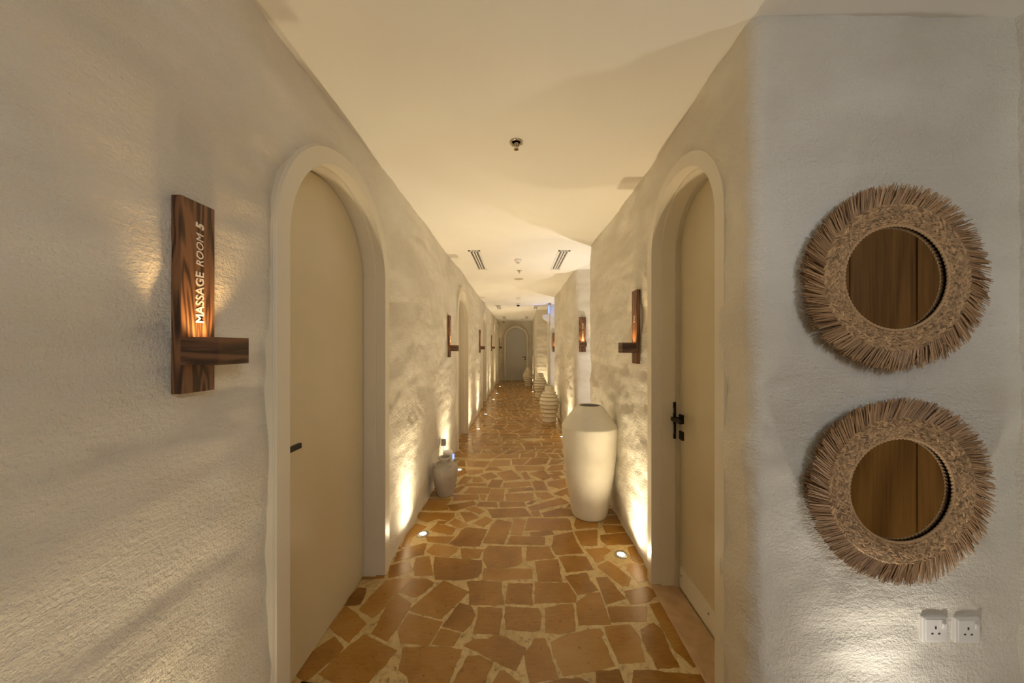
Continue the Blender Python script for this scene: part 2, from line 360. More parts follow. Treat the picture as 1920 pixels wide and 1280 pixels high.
# ------------------------------------------------------------------ floor of irregular stones in grout
ZS = {1: (540, 1080, 6.4), 2: (780, 1080, 6.4), 3: (1060, 1080, 6.4), 4: (700, 960, 7.3846), 5: (940, 960, 6.4), 6: (760, 860, 5.3333)}
def FP(z, x, y):
    ox, oy, s = ZS[z]; px = ox + x/s; py = oy + y/s
    d = 1.45*640/(py-651); return ((px-970)*d/640, d)
T = """1:850,135 948,140 905,270 870,330 810,350 675,350 780,200
1:690,355 830,455 940,570 870,640 735,795 555,670 500,600
1:555,720 600,760 670,855 590,950 205,1265 85,1195 280,915
1:910,700 1310,890 1180,1050 950,1290 780,1420 560,1285 370,1175 690,870
1:1180,45 1500,10 1440,80 1300,210 1200,320 1100,440 1015,500 845,405 930,300 1080,150
1:1310,210 1480,325 1440,410 1300,640 1195,780 1000,690 1050,610 1115,480 1190,350
1:1450,450 2:320,550 2:150,830 1:1350,800 1:1320,640 1:1340,610
1:1330,190 1:1490,25 1:1660,30 2:220,75 2:200,115 2:0,265 1:1545,265
2:335,50 630,185 520,310 300,515 0,440 -80,400 0,325
2:520,320 665,365 715,465 650,590 565,670 320,600 460,410
2:305,630 540,685 450,835 190,815
2:610,65 750,55 1025,65 1030,180 1060,345 640,345 640,160
2:750,370 1030,385 1035,480 990,700 690,685 740,480
2:1110,85 1400,85 1390,345 1070,320
2:1430,75 1820,80 1920,230 1915,310 1425,325
2:1075,365 1470,385 1505,440 1495,640 1380,665 1080,635 1065,460
2:1550,385 1750,335 1885,335 1905,480 1910,655 1740,690 1555,675
2:575,825 700,760 860,750 920,715 1030,715 1320,860 1200,1130 900,1000
1:1385,850 2:380,845 2:550,885 2:390,1290 2:330,1420 1:1500,1400 1:1430,1200 1:1330,1120 1:1360,950
2:620,955 750,950 920,1025 820,1290 780,1400 400,1400 480,1220
2:1010,1130 1060,1130 1240,1285 1250,1400 880,1420 930,1280
2:1430,740 1540,745 1590,850 1710,1220 1560,1260 1390,1290 1370,1280 1310,1020 1300,930 1400,800
2:1620,790 3:0,705 3:360,625 3:420,640 3:460,680 3:430,730 3:500,850 3:585,1075 3:370,1130 3:0,1200 2:1760,1190 2:1640,900
3:125,325 280,205 410,190 480,380 540,575 160,585
5:770,770 5:870,750 5:1020,730 5:1075,830 3:400,170 3:150,225 3:60,90
3:370,20 500,10 600,130 720,270 495,340 440,200 400,90
3:500,365 975,365 980,540 545,545 520,430
3:470,605 770,575 880,700 960,1030 645,1045 580,900 540,800
3:900,640 1060,560 1170,660 1250,880 1370,1090 1110,1110 990,900 920,730
3:700,180 980,120 1060,160 1090,230 990,310 790,340
3:1010,330 1150,320 1240,440 1390,680 1440,810 1320,900 1080,460
3:1340,910 1450,820 1600,1080 1530,1090 1400,960
3:370,1140 640,1125 700,1270 720,1400 380,1400
3:820,1130 900,1130 1100,1130 1200,1150 1380,1170 1650,1190 1720,1290 1780,1400 820,1400 810,1200
3:0,1225 200,1230 280,1260 290,1400 -160,1400 -250,1280 -70,1240
5:1155,660 1170,630 1280,585 1340,620 1555,790 1525,890 1440,880 1260,740
5:690,535 800,520 1020,535 1105,690 780,720 740,640
5:1005,445 1250,425 1320,460 1220,530 1235,570 1150,610
5:1190,275 1500,245 1590,385 1260,395 1190,330
5:875,230 1150,210 1150,400 965,400
5:620,285 850,235 900,350 985,490 660,515 600,410 620,350
5:870,150 900,60 1160,60 1160,185 900,200
5:1215,155 1440,165 1500,230 1260,250
5:1270,45 1400,30 1430,140 1220,140
5:320,75 790,75 830,110 850,215 490,220 280,220
5:345,240 600,222 640,265 450,290 350,280
5:155,80 300,85 240,275 115,265
5:105,285 525,300 525,395 70,385
5:305,415 570,415 640,550 300,585
4:1590,462 5:240,415 5:240,500 5:255,600 5:190,640 5:60,665 4:1580,765 4:1510,650 4:1530,520
4:1530,778 5:370,680 5:380,795 5:0,815 4:1505,940
5:405,590 675,565 725,830 450,830
5:1510,420 1600,400 1680,480 1720,600 1660,620 1570,580
5:1500,640 1560,610 1720,640 1780,740 1800,820 1640,830 1560,750
4:850,620 1500,665 1505,800 1450,900 1250,940 850,930 830,780
4:590,630 770,605 825,870 570,880 555,780
4:735,545 840,440 1180,490 1150,550 1040,620 820,590
4:1210,500 1525,515 1455,640 1225,635 1225,570
4:1280,210 1580,235 1470,470 1180,475 1040,440 1150,350 1210,260
4:1720,100 5:130,120 5:100,200 5:30,390 4:1830,445 4:1515,425 4:1640,180
4:1380,155 1555,55 1650,110 1530,205
4:1055,150 1130,85 1320,185 1180,225
4:870,170 1000,180 1145,225 1090,315 840,270 780,240
4:720,335 1120,335 1030,435 760,410
4:430,500 700,430 745,430 715,520 690,590 500,630 280,690 330,560
4:230,740 500,670 530,820 200,920
4:590,150 740,200 660,250 560,340 480,480 390,480 470,290
4:620,0 1130,10 1120,60 1050,120 900,90 740,140 610,90
4:1200,0 1350,0 1460,70 1280,140
6:820,505 1190,490 1265,575 870,590
6:940,430 1185,430 1210,475 945,485
6:740,430 910,430 920,485 710,475
6:420,465 680,420 715,455 500,520 450,520
6:600,500 690,475 800,525 740,550
6:1225,480 1560,390 1645,440 1260,520
6:1365,540 1560,490 1660,500 1680,570 1390,580
6:1255,530 1330,515 1360,570 1280,575
6:1005,350 1270,340 1290,400 1200,425 1010,415
6:860,300 985,300 980,425 820,420
6:1030,300 1260,285 1300,310 1030,335
6:980,240 1240,225 1265,265 1060,290 980,285
6:1265,235 1300,215 1380,225 1425,315 1310,315
6:1240,145 1380,110 1460,185 1380,215
6:1160,140 1205,125 1255,200 1200,210
6:910,140 1060,110 1165,200 1000,220
6:750,160 860,135 930,180 820,210
6:615,110 770,110 780,140 640,160
6:585,175 670,180 600,245 520,260
6:675,180 750,180 780,220 730,235 675,235
6:600,245 815,245 810,270 590,270
6:870,205 975,210 940,290 820,280
6:640,285 850,290 830,345 585,345
6:480,360 725,355 735,405 480,420
6:745,355 810,360 790,415 760,410
6:500,300 560,270 600,275 520,340 480,345
6:1425,230 1600,195 1615,280 1540,300 1430,270
6:1480,345 1620,290 1640,340 1560,375
6:1300,340 1420,335 1490,380 1390,405 1320,375
6:1090,70 1380,75 1400,100 1350,110 1110,120
6:1415,115 1460,70 1580,60 1580,110 1480,120
6:1440,130 1550,125 1590,160 1530,170
6:160,510 230,400 460,400 410,460 440,510 300,520
6:520,110 590,90 620,140 560,165 520,180
6:1600,330 1680,320 1900,340 1900,460 1660,420
6:1680,490 1900,480 1950,560 1720,570"""
stones = []
for ln in T.splitlines():
    z = None; poly = []
    for tok in ln.split():
        if ':' in tok: zz, tok = tok.split(':'); z = int(zz)
        x, y = tok.split(','); poly.append(FP(z, float(x), float(y)))
    stones.append(poly)
def area(p): return abs(sum(p[i][0]*p[(i+1) % len(p)][1]-p[(i+1) % len(p)][0]*p[i][1] for i in range(len(p))))/2
def inset(p, g):
    if sum(p[i][0]*p[(i+1) % len(p)][1]-p[(i+1) % len(p)][0]*p[i][1] for i in range(len(p))) < 0: p = p[::-1]
    n = len(p); out = []
    for i in range(n):
        a, b_, c = Vector(p[i-1]), Vector(p[i]), Vector(p[(i+1) % n])
        d1 = (b_-a); d2 = (c-b_)
        if d1.length < 1e-4 or d2.length < 1e-4: continue
        d1.normalize(); d2.normalize(); n1 = Vector((-d1.y, d1.x)); n2 = Vector((-d2.y, d2.x)); s = n1+n2
        if s.length < 0.2: continue
        s = s/s.length/max(0.45, math.sqrt((1+n1.dot(n2))/2)); q = b_ + s*g*random.uniform(0.6, 1.6)
        out.append((q.x, q.y))
    return out
gen = []
traced = list(stones)
def inside(q, p):
    c = False
    for i in range(len(p)):
        a, b_ = p[i], p[i-1]
        if (a[1] > q[1]) != (b_[1] > q[1]) and q[0] < (b_[0]-a[0])*(q[1]-a[1])/(b_[1]-a[1])+a[0]: c = not c
    return c
def clash(p):
    x0, x1, y0, y1 = min(q[0] for q in p), max(q[0] for q in p), min(q[1] for q in p), max(q[1] for q in p)
    smp = list(p) + [((p[i][0]+p[i-1][0])/2, (p[i][1]+p[i-1][1])/2) for i in range(len(p))] + [(sum(q[0] for q in p)/len(p), sum(q[1] for q in p)/len(p))]
    for t in traced:
        if min(q[0] for q in t) > x1 or max(q[0] for q in t) < x0 or min(q[1] for q in t) > y1 or max(q[1] for q in t) < y0: continue
        if any(inside(q, t) for q in smp) or any(inside(q, p) for q in t): return True
    return False
random.seed(11)
for rect in [(-0.95, 0.95, 1.30, 3.62), (-0.95, 0.95, 3.6, 4.9), (-0.95, 0.95, 4.9, 15.1), (0.95, 2.0, 3.85, 5.1), (0.95, 2.0, 7.75, 9.2), (-0.95, 1.80, -3.0, 1.30)]:
    out = []; rows = [rect[2]-0.1]
    while rows[-1] < rect[3]+0.1: rows.append(rows[-1] + random.choice((0.12, 0.16, 0.20, 0.24))*random.uniform(0.85, 1.15))
    def edge(k, x): return rows[k] + 0.055*noise.noise(Vector((x*2.6, k*3.7, 1))) + 0.09*noise.noise(Vector((x*0.9, rows[k]*0.8, 5)))
    for k in range(len(rows)-1):
        x = rect[0] - random.uniform(0, 0.2); sl = random.gauss(0, 0.045); cuts = [(x, x)]
        while x < rect[1]:
            x += random.uniform(0.13, 0.34); sl = random.gauss(0, 0.045); cuts.append((x-sl, x+sl))
        for (a0, a1), (b0_, b1_) in zip(cuts, cuts[1:]):
            if b0_-a0 < 0.05 or b1_-a1 < 0.05: continue
            bot = [(a0, edge(k, a0)), ((a0+b0_)/2, edge(k, (a0+b0_)/2)), (b0_, edge(k, b0_))]; topp = [(b1_, edge(k+1, b1_)), ((a1+b1_)/2, edge(k+1, (a1+b1_)/2)), (a1, edge(k+1, a1))]
            q = bot + topp
            if random.random() < 0.28 and b0_-a0 > 0.2:      # some stones are cut once more
                m0 = a0+(b0_-a0)*random.uniform(0.35, 0.65); m1 = a1+(b1_-a1)*random.uniform(0.3, 0.7); out.append([q[0], (m0, edge(k, m0)), (m1, edge(k+1, m1)), q[5]]); out.append([(m0, edge(k, m0)), q[2], q[3], (m1, edge(k+1, m1))])
            elif random.random() < 0.2 and rows[k+1]-rows[k] > 0.18:
                t0, t1 = random.uniform(0.35, 0.65), random.uniform(0.35, 0.65)
                l = (q[0][0]*(1-t0)+q[5][0]*t0, q[0][1]*(1-t0)+q[5][1]*t0); r_ = (q[2][0]*(1-t1)+q[3][0]*t1, q[2][1]*(1-t1)+q[3][1]*t1)
                out.append([q[0], q[1], q[2], r_, l]); out.append([l, r_, q[3], q[4], q[5]])
            else: out.append(q)
    out = [[(min(rect[1], max(rect[0], a)), min(rect[3], max(rect[2], b_))) for a, b_ in p] for p in out]
    out = [p for p in out if area(p) > 0.005]
    for p in out:
        p = inset(p, 0.0095)
        if len(p) < 3: continue
        if rect[2] > 1.0 and rect[2] < 3 or rect[2] == 3.6:
            c = (sum(q[0] for q in p)/len(p), sum(q[1] for q in p)/len(p)); best = None
            for dx in (0, -0.05, 0.05, -0.09, 0.09):
                for dy in (0, -0.05, 0.05, -0.09, 0.09):
                    for sc in (1, 0.8, 0.62, 0.46):
                        if best and sc <= best[0]: continue
                        q = [(c[0]+dx+(a[0]-c[0])*sc, c[1]+dy+(a[1]-c[1])*sc) for a in p]
                        if not clash(q): best = (sc, q); break
            if not best: continue
            p = best[1]; traced.append([(c_[0], c_[1]) for c_ in p])
        gen.append(p)
stones = [inset(p, -0.0025) for p in stones]
stones += [p for p in gen if len(p) >= 3 and area(p) > 0.004]
V, F, MI, tone = [], [], [], []
V += [(-1.2, -3.1, -0.0002), (2.2, -3.1, -0.0002), (2.2, 15.3, -0.0002), (-1.2, 15.3, -0.0002)]; F.append((0, 1, 2, 3)); MI.append(0); tone.append(0.5)
for p in stones:
    if sum(p[i][0]*p[(i+1) % len(p)][1]-p[(i+1) % len(p)][0]*p[i][1] for i in range(len(p))) < 0: p = p[::-1]
    ring = []; d0 = sum(q[1] for q in p)/len(p)
    for i in range(len(p)):
        a, b_ = Vector(p[i]), Vector(p[(i+1) % len(p)]); L = (b_-a).length; n = max(1, int(L/(0.014 if d0 < 4.5 else 0.06)))
        dd = (b_-a)/max(L, 1e-5); nn = Vector((-dd.y, dd.x))
        for j in range(n):
            q = a.lerp(b_, j/n)
            if d0 < 4.5: q = q + nn*noise.noise(Vector((q.x*28, q.y*28, 3)))*0.006 + nn*noise.noise(Vector((q.x*75, q.y*75, 8)))*0.002
            ring.append(q)
    zt = random.uniform(0.0003, 0.0007); tn = min(1, max(0.1, random.gauss(0.56, 0.19))); b0 = len(V); n = len(ring)
    c = sum(ring, Vector((0, 0)))/n
    V += [(q.x, q.y, -0.003) for q in ring] + [(q.x + (c.x-q.x)*0.012, q.y + (c.y-q.y)*0.012, zt) for q in ring]
    F.append(tuple(range(b0+n, b0+2*n))); MI.append(1); tone.append(tn)
    for i in range(n):
        j = (i+1) % n; F.append((b0+i, b0+j, b0+n+j, b0+n+i)); MI.append(1); tone.append(tn)
fl = struct(mesh_obj('floor', V, F, None, mats=[M['grout'], M['stone']], midx=MI))
at = fl.data.attributes.new('tone', 'FLOAT', 'FACE'); at.data.foreach_set('value', tone)

# ------------------------------------------------------------------ doors.  local frame of wall things: X = viewer's right, -Y = out of the wall, Z = up
RZ_L, RZ_R = PI/2, -PI/2
def arch_path(R, spring, n=40):
    return [(R, 0.0)] + [(R, spring*k/3) for k in (1, 2)] + [(R*math.cos(PI*i/n), spring + R*math.sin(PI*i/n)) for i in range(n+1)] + [(-R, spring*k/3) for k in (2, 1)] + [(-R, 0.0)]
def sweep_arch(prof, spring, z0=0.0):
    bm = bmesh.new(); n = len(prof); cols = []
    base = arch_path(1.0, spring)
    for idx in range(len(base)):
        ring = []
        for r, y in prof:
            if idx < 3: x, z = r, base[idx][1]
            elif idx >= len(base)-3+0: x, z = -r, base[idx][1]
            else:
                a = PI*(idx-3)/(len(base)-6); x, z = r*math.cos(a), spring + r*math.sin(a)
            ring.append(bm.verts.new((x, y, max(z, z0))))
        cols.append(ring)
    for a, b_ in zip(cols, cols[1:]):
        for i in range(n): bm.faces.new((a[i], a[(i+1) % n], b_[(i+1) % n], b_[i]))
    bm.faces.new(cols[0]); bm.faces.new(cols[-1])
    return bm
def arch_slab(R, spring, y0, y1, z0=0.004, n=48):
    pts = [(R, z0)] + [(R*math.cos(PI*i/n), spring + R*math.sin(PI*i/n)) for i in range(n+1)] + [(-R, z0)]
    bm = bmesh.new(); f = [bm.verts.new((x, y0, z)) for x, z in pts]; g = [bm.verts.new((x, y1, z)) for x, z in pts]
    bm.faces.new(f); bm.faces.new(g[::-1])
    for i in range(len(pts)):
        j = (i+1) % len(pts); bm.faces.new((f[i], g[i], g[j], f[j]))
    return bm
def lever(parent, x, z, ysurf, direction, reach=0.115):
    """black lever handle on a square rose, keyhole square below"""
    h = bm_obj('handle', boxes([(x-0.026, x+0.026, ysurf-0.009, ysurf+0.001, z-0.026, z+0.026)]), M['black'], parent, bevel=0.0015)
    bm_obj('lever', boxes([(x-0.010, x+0.010, ysurf-0.055, ysurf-0.008, z-0.010, z+0.010),
                           (min(x-0.010*direction, x+direction*reach), max(x-0.010*direction, x+direction*reach), ysurf-0.062, ysurf-0.046, z-0.011, z+0.011)]), M['black'], h, bevel=0.0015)
    bm_obj('keyhole_plate', boxes([(x-0.026, x+0.026, ysurf-0.008, ysurf+0.001, z-0.125, z-0.073)]), M['black'], parent, bevel=0.0015)
def door(n, loc, rz, ro, ri, spring, face_y, depth, leaf_m, handle_x, hdir, back=0.25, hz=1.0, reach=0.115):
    d = empty(f'door_{n}', loc, rz, kind='structure')
    f = face_y
    cas = sweep_arch([(ro, f+0.075), (ro, f+0.006), (ro-0.004, f), (ri, f), (ri, f+0.056), (ri-0.012, f+0.058), (ri-0.012, f+depth-0.006), (ri-0.012, f+depth+0.05), (ri+0.05, f+depth+0.05), (ri+0.05, f+0.075)], spring)
    bm_obj('casing', cas, M['paint'], d, smooth=False)
    bead = sweep_arch([(ro+0.001, f+0.012), (ro+0.004, f+0.009), (ro+0.001, f+0.006)], spring)
    bm_obj('casing_bead', bead, M['paint'], d)
    bm_obj('leaf', arch_slab(ri-0.0185, spring, f+depth, f+depth+0.04), leaf_m, d)
    bm_obj('dark_gap', arch_slab(ri-0.010, spring, f+depth+0.042, f+depth+0.05, 0.0), M['dark'], d)
    if handle_x is not None: lever(d, handle_x, hz, f+depth, hdir, reach)
    return d
# left doors: casing face stands 4 cm proud of the plaster
xw = -0.868
door(1, (-0.84, (1.189+2.245)/2, 0), RZ_L, RO, RI, SPR, 0.0, 0.135, M['leaf'], -0.385, 1, hz=1.035)
for n, (a, b_) in enumerate(LD[1:], 2):
    door(n, (-0.826 if n < 5 else -0.775, (a+b_)/2, 0), RZ_L, RO, RI, SPR, 0.0, 0.135, M['leaf'], -0.385, 1)
door(6, (-0.055, 14.895, 0), 0, RO, RI, SPR, 0.0, 0.07, M['leaf_grey'], 0.40, -1, hz=1.02)
# right door
d = door(7, (0.815, (DR[0]+DR[1])/2, 0), RZ_R, WRO, WRI, WSPR, 0.0, 0.165, M['leaf'], -0.290, 1, hz=1.024, reach=0.10)
bm_obj('door_stop', sweep_arch([(WRI-0.011, 0.140), (WRI-0.024, 0.140), (WRI-0.024, 0.1645), (WRI-0.011, 0.1645)], WSPR), M['rubber'], d)
sp = bm_obj('strike_plate', boxes([(-0.3235, -0.3075, 0.127, 0.139, 0.90, 1.12)]), M['black'], d, bevel=0.001)
bm_obj('latch', boxes([(-0.3195, -0.3115, 0.1262, 0.128, 1.055, 1.085), (-0.3195, -0.3115, 0.1262, 0.128, 0.93, 0.985)]), M['brass'], sp)
kp = bm_obj('kick_plate', boxes([(-0.316, 0.316, 0.1615, 0.166, 0.012, 0.135)]), M['paint'], d, bevel=0.001)
for sx in (-0.29, 0.0, 0.29):
    bm = bmesh.new(); lathe(bm, [(0.0001, 0), (0.006, 0), (0.006, 0.003), (0.0001, 0.004)], 12, flip=Matrix.Rotation(PI/2, 3, 'X'))
    bm_obj('screw', bm, M['steel'], kp).location = (sx, 0.1615, 0.09)
bm_obj('threshold', boxes([(-0.40, 0.40, -0.004, 0.155, -0.01, 0.010)]), M['stone_sill'], d, bevel=0.003)

# ------------------------------------------------------------------ sign sconces
def text_mesh(name, txt, size, parent, loc, rot, m, shear=0.0, ext=0.0012, bold=0.0, space=1.0):
    cu = bpy.data.curves.new(name, 'FONT'); cu.body = txt; cu.size = size; cu.extrude = ext; cu.shear = shear; cu.offset = bold
    cu.align_x = 'LEFT'; cu.align_y = 'CENTER'; cu.space_character = space; cu.resolution_u = 3
    tmp = bpy.data.objects.new(name, cu); COL.objects.link(tmp)
    dg = bpy.context.evaluated_depsgraph_get(); me = bpy.data.meshes.new_from_object(tmp.evaluated_get(dg))
    bpy.data.objects.remove(tmp); me.materials.append(m) if not me.materials else me.materials.__setitem__(0, m)
    o = bpy.data.objects.new(name, me); COL.objects.link(o); o.parent = parent; o.location = loc; o.rotation_euler = rot
    return o
def sconce(loc, rz, label, txt, z_txt=0.186, size=0.029, group=None):
    """plank 0.10 x 0.51 with a hollow light box; origin = bottom centre of the plank, on the wall face"""
    e = empty('sign_sconce', loc, rz, label, 'sign lamp', group)
    bm_obj('plank', boxes([(-0.049, 0.049, -0.026, -0.001, 0, 0.51)]), M['wood'], e, bevel=0.0015)
    bm_obj('spacer', boxes([(-0.035, 0.035, -0.002, 0.035, 0.02, 0.49)]), M['white'], e)
    z0, z1 = 0.075, 0.146; t = 0.009
    bx = bm_obj('light_box', boxes([(-0.05, 0.05, -0.122, -0.122+t, z0, z1), (-0.05, -0.05+t, -0.122+t, -0.026, z0, z1), (0.05-t, 0.05, -0.122+t, -0.026, z0, z1), (-0.05+t, 0.05-t, -0.122+t, -0.026, z0, z0+t)]), M['wood_h'], e, bevel=0.0008)
    bm = bmesh.new(); lathe(bm, [(0.022, 0), (0.022, 0.012), (0.0001, 0.014)], 20)
    lp = bm_obj('lamp', bm, M['amber'], bx); lp.location = (0, -0.07, z0+t)
    if txt:
        for i, (s_, tx, sh, bo, sz) in enumerate(txt):
            text_mesh('lettering', tx, size*sz, e, (0.004, -0.0262, s_), (PI/2, -PI/2, 0), M['letters'], sh, bold=bo, space=1.0)
    # the small lamp in the box throws amber light up the plank
    rot = Matrix.Rotation(rz, 4, 'Z'); p = Vector(loc) + rot @ Vector((0, -0.066, z0+0.045))
    aim = rot @ Vector((0, 0.030, 0.10)); q = aim.to_track_quat('-Z', 'Y').to_euler()
    light('sconce_lamp', 'SPOT', p, 2.6, (1.0, 0.60, 0.24), q, spot_size=math.radians(84), spot_blend=0.8, shadow_soft_size=0.012)
    return e
def msg(num): return [(0.185, 'MASSAGE', 0, 0.0005, 1.12), (0.338, 'ROOM', 0.18, 0.0, 1.0), (0.438, num, 0.18, 0.0012, 1.05)]
Z0 = 1.33
sconce((-0.884, 0.919, Z0), RZ_L, 'large brown wooden sign lamp lettered MASSAGE ROOM 5, nearest on the left wall', msg('5'))
sconce((-0.846, 4.18, Z0), RZ_L, 'second brown wooden sign lamp on the left wall, between grey jar and second door', msg('4'))
sconce((-0.848, 7.64, Z0), RZ_L, 'third brown wooden sign lamp along the left wall, before the third door', msg('3'))
sconce((-0.850, 11.1, Z0), RZ_L, 'fourth brown wooden sign lamp along the left wall, before the fourth door', msg('2'))
sconce((-0.790, 14.77, Z0), RZ_L, 'farthest brown wooden sign lamp on the left wall, beside the end door', None)
sconce((0.842, 2.385, Z0+0.007), RZ_R, 'brown wooden sign lamp lettered WC beside the right door above the tall vase', [(0.285, 'WC', 0, 0.0004, 1.0)])
sconce((0.955, 5.005, 1.382), -0.09, 'brown wooden sign lamp lettered CHANGING ROOM facing the viewer in the side recess', [(0.165, 'CHANGING', 0, 0.0002, 0.95), (0.335, 'ROOM', 0, 0.0002, 0.95)])
sconce((0.985, 9.085, Z0), 0, 'small far brown wooden sign lamp on the right beneath the blue exit sign', None)

# ------------------------------------------------------------------ floor uplights
def uplight(x, y, where):
    e = empty('floor_uplight', (x, y, 0.0), 0, 'small round recessed floor light glowing ' + where, 'floor light', 'recessed floor lights along the corridor walls')
    bm = bmesh.new(); lathe(bm, [(0.027, -0.010), (0.027, 0.006), (0.031, 0.0075), (0.044, 0.006), (0.047, 0.001), (0.047, -0.010)], 40)
    bm_obj('trim_ring', bm, M['steel'], e, smooth=True)
    bm = bmesh.new(); lathe(bm, [(0.0265, -0.008), (0.0265, 0.003), (0.014, 0.0055), (0.0001, 0.006)], 32)
    bm_obj('lens', bm, M['lens'], e, smooth=True)
for x, y, e_, c_, wh in UPL: uplight(x, y, wh)

# ------------------------------------------------------------------ vases and jar
def smooth_prof(pts, n=6):
    out = []
    for i in range(len(pts)-1):
        p0 = pts[max(0, i-1)]; p1 = pts[i]; p2 = pts[i+1]; p3 = pts[min(len(pts)-1, i+2)]
        for k in range(n):
            t = k/n
            out.append(tuple(0.5*((2*p1[j]) + (-p0[j]+p2[j])*t + (2*p0[j]-5*p1[j]+4*p2[j]-p3[j])*t*t + (-p0[j]+3*p1[j]-3*p2[j]+p3[j])*t**3) for j in (0, 1)))
    out.append(pts[-1]); return out
v = empty('floor_vase', (0.628, 2.975, 0), 0, 'tall smooth white plaster vase standing on the floor at the right wall', 'vase')
body = smooth_prof([(0.132, 0.0), (0.150, 0.012), (0.168, 0.10), (0.196, 0.28), (0.222, 0.48), (0.235, 0.66), (0.239, 0.755), (0.238, 0.772)], 6)
top = smooth_prof([(0.236, 0.779), (0.214, 0.808), (0.170, 0.868), (0.128, 0.922), (0.106, 0.944), (0.094, 0.950), (0.086, 0.944)], 6)
bm = bmesh.new(); lathe(bm, body + top, 96, open_top=True); bm_obj('body', bm, M['vase'], v, smooth=True)
bm = bmesh.new(); lathe(bm, [(0.0861, 0.9435), (0.090, 0.90), (0.16, 0.83), (0.2, 0.74), (0.19, 0.5), (0.13, 0.05), (0.0001, 0.04)][::-1], 64, open_top=True); bm_obj('inside', bm, M['inside'], v, smooth=True)
def ribbed(loc, label, rz=0, s=1.0):
    e = empty('ribbed_vase', loc, rz, label, 'vase', 'ribbed floor vases along the right wall')
    lips = [(0.138, 0.0), (0.148, 0.095), (0.168, 0.185), (0.188, 0.268), (0.203, 0.345), (0.190, 0.420), (0.165, 0.490), (0.130, 0.553)]
    prof = [(0.118, 0.0)]
    for i, (r, z) in enumerate(lips):
        zn = lips[i+1][1] if i < 7 else 0.60
        rn = lips[i+1][0] if i < 7 else 0.105
        if i: prof += [(r-0.026, z-0.002), (r-0.008, z-0.008)]
        prof += [(r+0.003, z+0.001), (r+0.005, z+0.010), (r+0.001, z+0.022), ((r*0.5+min(r, rn)*0.5)-0.008, (z+zn)/2+0.004), (min(r, rn)-0.016 if rn < r else r-0.012, zn-0.010)]
    prof += [(0.096, 0.625), (0.088, 0.655), (0.084, 0.688), (0.085, 0.697), (0.080, 0.700), (0.070, 0.698)]
    bm = bmesh.new(); lathe(bm, prof, 72, open_top=True); bm_obj('body', bm, M['ribbed'], e, smooth=True)
    bm = bmesh.new(); lathe(bm, [(0.0001, 0.45), (0.066, 0.50), (0.0702, 0.6985)], 32, open_top=True); bm_obj('inside', bm, M['inside'], e, smooth=True)
    return e
r1 = ribbed((0.630, 6.72, 0), 'nearest cream ribbed vase, on the floor behind the tall smooth vase')
r2 = copy_tree(r1); r2.location = (0.672, 9.93, 0); r2['label'] = 'middle of the three cream ribbed vases, standing before the far right wall corner'
r3 = copy_tree(r1); r3.location = (0.405, 12.85, 0); r3['label'] = 'farthest cream ribbed vase, standing before the end door at the corridor end'
e = empty('clay_jar', (-0.712, 3.37, 0), 0.2, 'weathered grey clay jar with small lug handles on the floor by the left wall', 'jar')
pr = smooth_prof([(0.070, 0.0), (0.080, 0.010), (0.092, 0.055), (0.112, 0.14), (0.125, 0.215), (0.124, 0.262), (0.104, 0.298), (0.070, 0.315), (0.052, 0.322), (0.0505, 0.345)], 5)
pr += smooth_prof([(0.056, 0.350), (0.064, 0.355), (0.065, 0.368), (0.060, 0.374), (0.050, 0.374), (0.044, 0.366), (0.040, 0.34)], 3)
bm = bmesh.new(); lathe(bm, pr, 64, open_top=True); bm_obj('body', bm, M['jar'], e, smooth=True)
bm = bmesh.new(); lathe(bm, [(0.0001, 0.26), (0.040, 0.27), (0.0402, 0.342)], 32, open_top=True); bm_obj('inside', bm, M['inside'], e, smooth=True)
for k in range(4):
    a = -PI*0.5 + 0.35 + k*PI/2
    pts = []
    for i in range(9):
        th = PI*i/8; rad = 0.094 + 0.026*math.sin(th)*0.9; ta = (i/8-0.5)*0.042
        c_, s_ = math.cos(a), math.sin(a)
        pts.append((c_*rad - s_*ta, s_*rad + c_*ta, 0.296 + 0.024*math.sin(th)))
    bm = bmesh.new(); tube(bm, pts, 0.0085, 10); bm_obj('lug_handle', bm, M['jar'], e, smooth=True)

